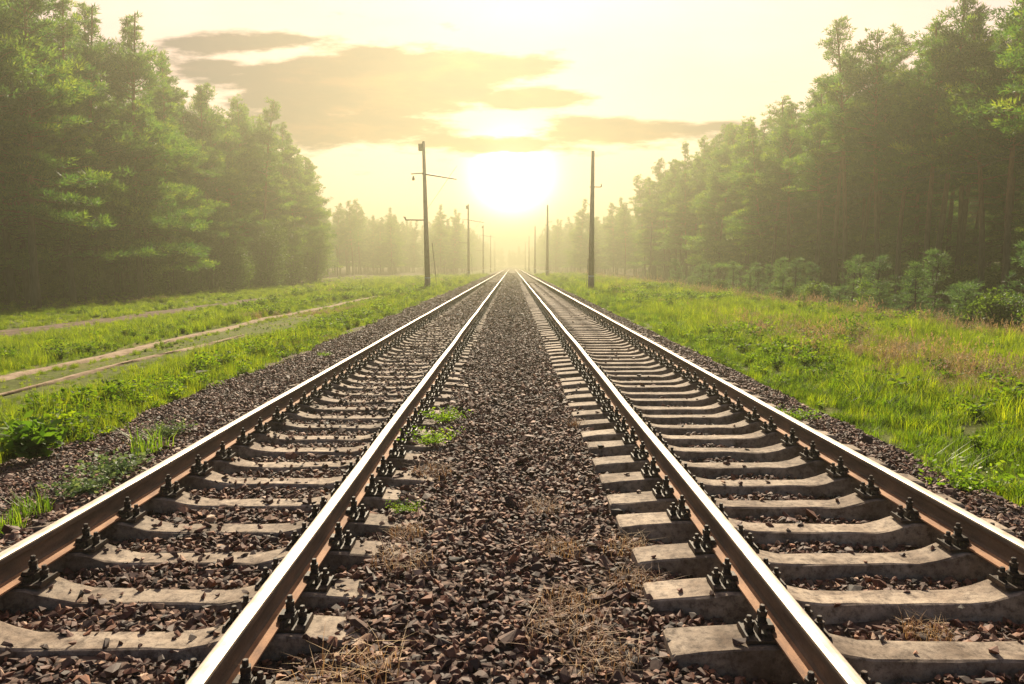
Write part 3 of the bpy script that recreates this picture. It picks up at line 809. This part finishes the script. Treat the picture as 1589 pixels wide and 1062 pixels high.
# ------------------------------------------------------------------ trees
def puff(r, c, rad, flat, n, size, wid, up, out):
    """needle spray: n thin triangles round a flattened centre"""
    p = r.normal(0, 1, (n, 3)); p /= np.linalg.norm(p, axis=1)[:, None]; p *= rad * r.random((n, 1)) ** .4
    d = p / rad * .9 + r.normal(0, .45, (n, 3)) + np.array([0, 0, up]) + out * .5
    d /= np.linalg.norm(d, axis=1)[:, None]
    p[:, 2] *= flat
    s = np.cross(d, r.normal(0, 1, (n, 3))); s /= np.linalg.norm(s, axis=1)[:, None] + 1e-9
    L = size * r.uniform(.6, 1.3, (n, 1)); w = wid * r.uniform(.6, 1.3, (n, 1))
    a = c + p
    return np.stack([a - s * w, a + s * w, a + d * L], 1).reshape(-1, 3)

def pine_meshes(seed, H, bare, width, dens=1.0, low_dead=True, kind='open', r0=.19, mat='needle', size=.25, wid=.032, npuff=46):
    r = np.random.default_rng(seed); m = MB()
    bend = r.normal(0, .012, 2); ph = r.uniform(0, 6)
    def axis(z): return np.array([bend[0] * z * z / H * 4 + .10 * math.sin(z * .35 + ph), bend[1] * z * z / H * 4 + .10 * math.cos(z * .3 + ph), z])
    zs = np.linspace(-.4, H, 14)
    m.tube([axis(z) for z in zs], [r0 * (1.12 if z < 0 else 1) * (1 - .86 * max(z, 0) / H) + .012 for z in zs], 9)
    V, T = [], []
    z = bare * H
    while z < H * .995:
        t = (z / H - bare) / (1 - bare)
        if kind == 'open': L0 = width * (1 - t) ** .62 * min(1, .55 + t * 2.2)
        else: L0 = width * (1 - t) ** .75 * (.75 + .35 * math.sin(z * 1.3 + ph))
        nb = int(r.integers(3, 6) * dens + .5)
        for b in range(nb):
            L = max(.3, L0 * r.uniform(.55, 1.25) + .15); a = r.uniform(0, 6.28)
            el = (-.12 if kind == 'edge' else .12) + t * .75 + r.normal(0, .12)
            base = axis(z + r.uniform(-.2, .2)); h = np.array([math.cos(a), math.sin(a), 0])
            pts = [base + h * L * s * math.cos(el) + np.array([0, 0, 1]) * (L * s * math.sin(el) + (.10 * s * s - .05 * s) * L) for s in (0, .35, .7, 1)]
            m.tube(pts, [.035 * L / 2 + .008, .026 * L / 2 + .006, .014, .006], 4, cap=False)
            n2 = max(2, int(L * 3.6))
            for s in np.linspace(.32 if L > 1 else .5, 1.0, n2):
                i = min(2, int(s * 3)); f = s * 3 - i; c = pts[i] * (1 - f) + pts[min(3, i + 1)] * f
                side = np.array([-h[1], h[0], 0]) * r.normal(0, .30) * L * (.35 + .5 * (1 - abs(s - .6)))
                c = c + side + np.array([0, 0, r.normal(.06, .07)])
                rad = r.uniform(.30, .58) * min(1, max(.42, L / 1.7))
                k = int(npuff * r.uniform(.6, 1.2) * min(1, max(.5, L / 1.5)))
                V.append(puff(r, c, rad, .42, k, size, wid, .55, h)); tt = np.clip(r.normal(.42, .2) + .15 * (s > .85), 0, 1)
                T.append(np.clip(tt + r.normal(0, .10, k), 0, 1).repeat(3))
        z += r.uniform(.32, .62) if kind == 'open' else r.uniform(.30, .55)
    if low_dead:
        for _ in range(16):
            z = r.uniform(.18, max(.2, bare)) * H; a = r.uniform(0, 6.28); L = r.uniform(.5, 1.7); b = axis(z); h = np.array([math.cos(a), math.sin(a), 0])
            m.tube([b, b + h * L * .6 + np.array([0, 0, -.05]), b + h * L + np.array([0, 0, -.25 * L])], [.02, .013, .005], 4, cap=False)
    V = np.concatenate(V); T = np.concatenate(T)
    crown = mesh_arrays('crown', V, np.arange(len(V)).reshape(-1, 3), [M[mat]], tint=T)
    return m.mesh('trunk', [M['bark']], True), crown

def broad_meshes(seed, H, width, stems=3, leaf=.10, n=5200, mat='leaf', low=.12):
    r = np.random.default_rng(seed); m = MB(); V, T = [], []
    centres = []
    for s in range(stems):
        a = r.uniform(0, 6.28); h = np.array([math.cos(a), math.sin(a), 0]); top = H * r.uniform(.75, 1); sp = width * r.uniform(.1, .45)
        pts = [h * sp * t ** 1.4 + np.array([0, 0, top * t - .2]) for t in np.linspace(0, 1, 6)]
        m.tube(pts, np.linspace(.02 * H ** .8, .012, 6), 6, cap=False)
        for t in np.linspace(low, 1, 9):
            i = min(4, int(t * 5)); c = pts[i] + (pts[i + 1] - pts[i]) * (t * 5 - i)
            for _ in range(3):
                b = r.uniform(0, 6.28); L = width * .55 * r.uniform(.3, 1) * math.sin(math.pi * min(.98, .18 + t * .8)) + .1
                e = c + np.array([math.cos(b) * L, math.sin(b) * L, L * r.uniform(.1, .7)])
                m.tube([c, (c + e) / 2 + np.array([0, 0, .05 * L]), e], [.018, .012, .004], 4, cap=False)
                centres.append((c * .35 + e * .65, L)); centres.append((e, L))
    per = max(6, n // len(centres))
    for c, L in centres:
        rad = .22 * width * r.uniform(.35, .8) + .08; t0 = np.clip(r.normal(.45, .22), 0, 1)
        p = r.normal(0, .55, (per, 3)) * rad * np.array([1, 1, .75]) + c
        d = r.normal(0, 1, (per, 3)); d /= np.linalg.norm(d, axis=1)[:, None]; s = np.cross(d, r.normal(0, 1, (per, 3))); s /= np.linalg.norm(s, axis=1)[:, None]
        l = leaf * r.uniform(.6, 1.3, (per, 1))
        V.append(np.stack([p, p + d * l * .5 + s * l * .32, p + d * l, p + d * l * .5 - s * l * .32], 1).reshape(-1, 3)); T.append(np.clip(t0 + r.normal(0, .12, per), 0, 1).repeat(4))
    V = np.concatenate(V); T = np.concatenate(T)
    return m.mesh('trunk', [M['bark_dark']], True), mesh_arrays('crown', V, np.arange(len(V)).reshape(-1, 4), [M[mat]], tint=T)

def tree_proto(name, meshes):
    root = bpy.data.objects.new(name, None); COL.objects.link(root)
    link('trunk', meshes[0], root); link('crown', meshes[1], root)
    return root
OPEN = [tree_proto('pine_tree', pine_meshes(200 + i, 17.8 + (i % 3), (.50, .44, .56, .48, .40)[i], (2.8, 3.2, 2.5, 3.0, 3.3)[i], 1.05, True, 'open')) for i in range(5)]
EDGE = [tree_proto('pine_tree', pine_meshes(300 + i, 17.8 + (i % 3), (.20, .12, .26, .16)[i], (3.7, 4.1, 3.5, 3.9)[i], 1.15, True, 'edge')) for i in range(4)]
BROAD = [tree_proto('broadleaf_tree', broad_meshes(400 + i, (7.5, 5.5, 9.0)[i], (4.2, 4.0, 4.6)[i], 5, .16, 9000)) for i in range(3)]
YOUNG = [tree_proto('young_pine', pine_meshes(500 + i, (2.1, 1.7, 2.5, 1.5)[i], .04, (1.0, .95, 1.05, .9)[i], 1.5, False, 'edge', .035, 'needle_young', .15, .012, 60)) for i in range(4)]
BUSH = [tree_proto('leafy_bush', broad_meshes(600 + i, (1.6, 1.2)[i], (1.5, 1.4)[i], 5, .09, 4200)) for i in range(2)]
SAPL = tree_proto('sapling', broad_meshes(700, 2.7, 1.3, 3, .10, 2600, 'weed'))
first_used = set()
def place(proto, x, y, s=1.0, zs=1.0, rz=None, z=None):
    rz = float(rng.uniform(0, 6.28)) if rz is None else rz
    loc = (x, y, zgf(x, y) - .05 if z is None else z); rot = (float(rng.normal(0, .015)), float(rng.normal(0, .015)), rz); sc = (s, s, s * zs)
    if proto.name not in first_used:
        first_used.add(proto.name); proto.location, proto.rotation_euler, proto.scale = loc, rot, sc; return proto
    return dup(proto, loc, rot, sc)
def screen_x(x, y): return 794.5 + 1150 * x / max(y, 1)
def ordn(i): return ORD[i] if i < len(ORD) else None

# the wood beyond the dirt paths
front = []
y = 41.5
while y < 116:
    x = -29.5 + float(rng.normal(0, .9)) - .02 * (y - 40); front.append((x, y)); y += float(rng.uniform(2.3, 3.9))
for i, (x, y) in enumerate(front):
    edge = rng.random() < (.45 if y < 62 else .8)
    o = place((EDGE if edge else OPEN)[int(rng.integers(4))], x, y, float(rng.uniform(.98, 1.10)) + (.10 if y < 62 else 0))
    look = 'pine clothed low with branches' if edge else 'pine with tall bare trunk'
    if ordn(i): tag(o, f'{look}, {ordn(i)} from the frame edge in front row beyond the paths', 'pine tree', 'front pines of the wood beyond the paths')
    else: tag(o, 'hazy pine near the far corner of the wood beyond the paths', 'pine tree', 'far corner pines of the wood beyond the paths')
for row, (dx, y0, y1, st) in enumerate(((-3.2, 43, 116, 3.2), (-6.6, 46, 116, 3.6), (-10.2, 50, 112, 4.2), (-14.5, 54, 110, 5.0), (-19, 60, 108, 6.0))):
    y = y0
    while y < y1:
        o = place((OPEN + EDGE)[int(rng.integers(9))], -29.5 + dx + float(rng.normal(0, 1.0)) - .02 * (y - 40), y, float(rng.uniform(.95, 1.1)) + (.09 if y < 68 else 0))
        tag(o, 'pine behind the front row in the wood beyond the paths', 'pine tree', 'inner pines of the wood beyond the paths')
        y += st * float(rng.uniform(.7, 1.3))
for i, (x, y, k, s) in enumerate(((-27.6, 84, 0, 1.0), (-27.0, 72, 1, .9), (-28.2, 95, 2, .95), (-28.8, 66, 1, .7), (-28.0, 106, 0, 1.0), (-29.4, 60, 1, .75), (-30.5, 53, 1, .6))):
    o = place(BROAD[k], x, y, s)
    tag(o, ('bright yellow-green broadleaf tree standing out before the dark pines', 'leafy understory tree beside the bright broadleaf, nearer the camera', 'leafy tree right behind the bright broadleaf along the wood edge',
            'low leafy tree between bare trunks midway along the wood edge', 'hazy leafy tree at the far corner of the wood', 'low leafy thicket tree before the shaded trunks', 'smallest leafy tree among the shaded trunks by the sandy track')[i], 'broadleaf tree', 'broadleaf trees at the wood edge')
# hazy trees beyond that wood's corner
for i in range(26):
    y = 125 + i * 6.5 + float(rng.normal(0, 2)); x = -36 - float(rng.uniform(0, 9)) - i * .25
    o = place((EDGE + OPEN)[int(rng.integers(9))], x, y, float(rng.uniform(.8, 1.02)))
    tag(o, 'ghostly pine in the haze beyond the far corner of the wood', 'pine tree', 'ghostly pines beyond the wood corner')

# shaded bushes between the trunks of that wood
for i in range(22):
    o = place((BUSH + BROAD)[int(rng.integers(4))], -31 - float(rng.uniform(0, 8)), 45 + i * 3.1 + float(rng.normal(0, 1)), float(rng.uniform(.45, .7)))
    if o.name.startswith('leafy'): o.scale = [k * 2.6 for k in o.scale]
    tag(o, 'leafy undergrowth bush in shade between the trunks beyond the dirt paths', 'bush', 'undergrowth bushes between the trunks')

# the pine wood beyond the meadow
front = []
y = 33.5
while y < 150:
    x = 25.2 + float(rng.normal(0, .8)) + .012 * (y - 33); front.append((x, y)); y += float(rng.uniform(2.4, 3.9)) * (1 if y < 90 else 1.35)
for i, (x, y) in enumerate(front):
    edge = rng.random() < (.03 if y < 70 else .3)
    o = place((EDGE if edge else OPEN)[int(rng.integers(4))], x, y, float(rng.uniform(.90, 1.06)))
    look = 'pine clothed low with branches' if edge else 'pine with slender reddish trunk'
    if ordn(i): tag(o, f'{look}, {ordn(i)} from the frame edge in front row beyond the meadow', 'pine tree', 'front pines of the wood beyond the meadow')
    else: tag(o, 'hazy pine far along the front of the wood beyond the meadow', 'pine tree', 'far front pines of the wood beyond the meadow')
for row, (dx, y0, y1, st) in enumerate(((3.0, 36, 150, 3.6), (6.2, 40, 140, 4.4), (9.8, 45, 120, 5.4), (14, 52, 110, 6.5))):
    y = y0
    while y < y1:
        o = place((OPEN + EDGE[:2])[int(rng.integers(7))], 25.2 + dx + float(rng.normal(0, 1.0)) + .012 * (y - 33), y, float(rng.uniform(.88, 1.08)))
        tag(o, 'slender pine behind the front row in the wood beyond the meadow', 'pine tree', 'inner pines of the wood beyond the meadow')
        y += st * float(rng.uniform(.7, 1.3))
for i in range(20):
    y = 156 + i * 8 + float(rng.normal(0, 2)); x = 25 + float(rng.uniform(0, 7))
    o = place((EDGE + OPEN)[int(rng.integers(9))], x, y, float(rng.uniform(.85, 1.05)))
    tag(o, 'ghostly pine in the haze at the far end of the wood beyond the meadow', 'pine tree', 'ghostly pines beyond the meadow')
# young pines and bushes in front of it
BY = []
y = 23.0
while y < 95:
    BY.append((16.9 + abs(float(rng.normal(0, 1.2))) + .035 * (y - 24), y)); y += float(rng.uniform(.6, 1.35)) * (1 if y < 50 else 1.7)
for i, (x, y) in enumerate(BY):
    if 37.4 < y < 39.4: continue
    k = rng.random(); s = float(rng.uniform(.85, 1.2))
    o = place(YOUNG[int(rng.integers(4))] if k < .72 else BUSH[int(rng.integers(2))], x, y, s)
    o2 = 'bushy young pine' if k < .72 else 'round leafy bush'
    if i < 16: tag(o, f'{o2}, {ORD[i]} from the picture edge in the bush row before the pines', 'bush', 'bushes before the pine wood')
    else: tag(o, f'hazy {o2} farther along the bush row before the pine trunks', 'bush', 'far bushes before the pine wood')
place_s = place(SAPL, 18.3, 38.5, .85); tag(place_s, 'pale yellow-green sapling rising above the dark bush row', 'sapling')
for p in OPEN + EDGE + BROAD + YOUNG + BUSH + [SAPL]:
    if p.name not in first_used:
        for ch in list(p.children): bpy.data.objects.remove(ch)
        bpy.data.objects.remove(p)

# depth of both woods behind the trees one can tell apart
px = np.concatenate([rng.uniform(-74, -47, 95), rng.uniform(41, 66, 130), -rng.uniform(0, 1, 330) ** 1.3 * 60 - 17, rng.uniform(0, 1, 330) ** 1.5 * 60 + 15, rng.uniform(-60, 60, 90)])
py = np.concatenate([rng.uniform(44, 150, 95), rng.uniform(38, 190, 130), rng.uniform(200, 560, 330), rng.uniform(190, 560, 330), rng.uniform(630, 700, 90)])
tr = EDGE + OPEN[:2] + EDGE; k = rng.integers(0, len(tr), len(px)); n = len(px)
pp = np.column_stack([px, py, zg(px, py) - .05]); rr = np.column_stack([np.zeros(n), np.zeros(n), rng.uniform(0, 6.28, n)]); ss = np.repeat(rng.uniform(.85, 1.02, (n, 1)), 3, 1)
parts = [ch.data for t in tr for ch in sorted(t.children, key=lambda c: c.name.startswith('crown'))]
scatter('distant_wood', np.concatenate([pp, pp]), np.concatenate([rr, rr]), np.concatenate([ss, ss]), np.concatenate([k * 2, k * 2 + 1]), proto_collection('wood_part', parts))

ux = np.concatenate([rng.uniform(-78, -36, 260), rng.uniform(29, 70, 300)]); uy = np.concatenate([rng.uniform(43, 150, 260), rng.uniform(34, 170, 300)]); n = len(ux)
under = [ch.data for t in BUSH for ch in t.children if ch.name.startswith('crown')]
us = rng.uniform(1.2, 2.3, n)
scatter('undergrowth', np.column_stack([ux, uy, zg(ux, uy) - .1]), np.column_stack([np.zeros(n), np.zeros(n), rng.uniform(0, 6.28, n)]), np.column_stack([us * 1.4, us * 1.4, us]), rng.integers(0, len(under), n), proto_collection('undergrowth_bush', under))

# ------------------------------------------------------------------ haze
m = MB(); m.box((0, 330, 10.85), (900, 780, 26.7))
haze_m = bpy.data.materials.new('pale_haze'); haze_m.use_nodes = True
nt = haze_m.node_tree; nt.nodes.remove(nt.nodes['Principled BSDF'])
pv = nt.nodes.new('ShaderNodeVolumePrincipled'); pv.inputs['Density'].default_value = HAZE_DENSITY
pv.inputs['Color'].default_value = (.37, .36, .255, 1); pv.inputs['Anisotropy'].default_value = HAZE_G
nt.links.new(pv.outputs[0], nt.nodes['Material Output'].inputs['Volume'])
hz = link('haze', m.mesh('haze', [haze_m])); tag(hz, kind='stuff')

# ------------------------------------------------------------------ sun and sky
sl = bpy.data.lights.new('sun', 'SUN'); sl.energy = 5.0; sl.angle = R(0.5); sl.color = (1.0, .865, .64)
so = bpy.data.objects.new('sun', sl); COL.objects.link(so); so.rotation_euler = (-SUN_DIR).to_track_quat('-Z', 'Y').to_euler()

w = bpy.data.worlds.new('World'); scene.world = w; w.use_nodes = True
nt = w.node_tree; nt.nodes.clear()
out = nt.nodes.new('ShaderNodeOutputWorld')
sky = nt.nodes.new('ShaderNodeTexSky'); sky.sky_type = 'NISHITA'; sky.sun_disc = False
sky.sun_elevation = SUN_EL; sky.sun_rotation = SUN_AZ; sky.dust_density = 2.0
bg_sky = nt.nodes.new('ShaderNodeBackground'); bg_sky.inputs['Strength'].default_value = 0.05
nt.links.new(sky.outputs[0], bg_sky.inputs['Color'])
tc = nt.nodes.new('ShaderNodeTexCoord'); sx = nt.nodes.new('ShaderNodeSeparateXYZ'); nt.links.new(tc.outputs['Generated'], sx.inputs[0])
X, Y, Z = sx.outputs
yy = math_(nt, 'MAXIMUM', Y, 0.08)
u = math_(nt, 'DIVIDE', X, yy); v = math_(nt, 'DIVIDE', Z, yy)
dt = nt.nodes.new('ShaderNodeVectorMath'); dt.operation = 'DOT_PRODUCT'; nt.links.new(tc.outputs['Generated'], dt.inputs[0]); dt.inputs[1].default_value = (0, math.cos(R(6.6)), math.sin(R(6.6)))   # sun glow painted into the sky under the cloud bank, lower than the sun lamp
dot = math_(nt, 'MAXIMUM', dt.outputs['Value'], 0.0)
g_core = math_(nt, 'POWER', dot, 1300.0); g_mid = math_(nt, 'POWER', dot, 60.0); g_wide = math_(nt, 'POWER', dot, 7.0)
cv = nt.nodes.new('ShaderNodeCombineXYZ')
nt.links.new(math_(nt, 'MULTIPLY', u, 8.0), cv.inputs[0]); nt.links.new(math_(nt, 'MULTIPLY', v, 30.0), cv.inputs[1])
nz = noise(nt, 1.0, 9, 0.6, cv.outputs[0])
cv2 = nt.nodes.new('ShaderNodeCombineXYZ')
nt.links.new(math_(nt, 'MULTIPLY', u, 3.0), cv2.inputs[0]); nt.links.new(math_(nt, 'MULTIPLY', v, 9.0), cv2.inputs[1]); cv2.inputs[2].default_value = 4.2
nz2 = noise(nt, 1.0, 7, 0.55, cv2.outputs[0])
def blob(u0, v0, su, sv, amp=1.0):
    a = math_(nt, 'DIVIDE', math_(nt, 'SUBTRACT', u, u0), su); b = math_(nt, 'DIVIDE', math_(nt, 'SUBTRACT', v, v0), sv)
    s = math_(nt, 'ADD', math_(nt, 'MULTIPLY', a, a), math_(nt, 'MULTIPLY', b, b))
    return math_(nt, 'MULTIPLY', math_(nt, 'EXPONENT', math_(nt, 'MULTIPLY', s, -1.0)), amp)
mask = None
for bl in ((-.20, .235, .19, .052, 1.3), (-.06, .258, .11, .030, 1.15), (-.37, .287, .13, .020, .95), (-.40, .257, .12, .016, .85), (.03, .218, .085, .016, 1.1),
           (-.24, .180, .20, .034, 1.0), (.14, .174, .15, .022, 1.0), (-.04, .158, .20, .018, .85), (.28, .182, .07, .010, .7)):
    b_ = blob(*bl); mask = b_ if mask is None else math_(nt, 'MAXIMUM', mask, b_)
edge = math_(nt, 'MULTIPLY_ADD', math_(nt, 'SUBTRACT', nz, .5), 2.1, mask)
cl = nt.nodes.new('ShaderNodeMapRange'); cl.interpolation_type = 'SMOOTHSTEP'
nt.links.new(edge, cl.inputs[0]); cl.inputs[1].default_value = .30; cl.inputs[2].default_value = .72
cloud = cl.outputs[0]
# bright thin veil of high cloud
front_f = math_(nt, 'MULTIPLY_ADD', Y, .9, .15, True)
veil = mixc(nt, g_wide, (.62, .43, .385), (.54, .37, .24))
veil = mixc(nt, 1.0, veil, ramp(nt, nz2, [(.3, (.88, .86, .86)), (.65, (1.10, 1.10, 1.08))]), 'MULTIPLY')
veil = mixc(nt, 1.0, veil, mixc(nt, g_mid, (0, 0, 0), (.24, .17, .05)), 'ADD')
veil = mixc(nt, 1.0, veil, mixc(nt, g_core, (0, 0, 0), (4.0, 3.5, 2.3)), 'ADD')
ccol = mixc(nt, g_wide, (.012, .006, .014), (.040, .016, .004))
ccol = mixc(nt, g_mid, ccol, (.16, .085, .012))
ccol = mixc(nt, 1.0, ccol, ramp(nt, nz, [(.32, (2.6, 2.3, 1.9)), (.5, (1.0, 1.0, 1.0)), (.66, (.5, .5, .55))]), 'MULTIPLY')
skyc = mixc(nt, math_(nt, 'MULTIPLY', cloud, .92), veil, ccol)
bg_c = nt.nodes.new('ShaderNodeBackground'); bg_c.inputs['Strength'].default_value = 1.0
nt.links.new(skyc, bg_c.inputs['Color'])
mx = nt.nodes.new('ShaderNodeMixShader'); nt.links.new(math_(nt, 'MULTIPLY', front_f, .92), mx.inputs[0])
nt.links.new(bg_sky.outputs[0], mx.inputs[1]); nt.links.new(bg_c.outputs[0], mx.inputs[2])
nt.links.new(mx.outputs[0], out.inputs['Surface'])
w.cycles.sampling_method = 'MANUAL'; w.cycles.sample_map_resolution = 1024

# ------------------------------------------------------------------ camera and render settings
cd = bpy.data.cameras.new('camera'); cd.sensor_width = 36.0; cd.lens = 36.0 * 1150 / 1589; cd.clip_end = 4000; cd.clip_start = .05
co = bpy.data.objects.new('camera', cd); COL.objects.link(co); co.location = CAM; co.rotation_euler = (R(90 - PITCH), 0, 0)
scene.camera = co
vs = scene.view_settings; vs.view_transform = 'Standard'; vs.look = 'None'; vs.gamma = 1.0; vs.use_curve_mapping = False; vs.exposure = 1.3
cy = scene.cycles
cy.max_bounces = 6; cy.diffuse_bounces = 3; cy.glossy_bounces = 2; cy.transmission_bounces = 3; cy.volume_bounces = 1; cy.transparent_max_bounces = 4
cy.use_adaptive_sampling = False; cy.use_denoising = True; cy.sample_clamp_indirect = 6.0
scene.render.use_persistent_data = False
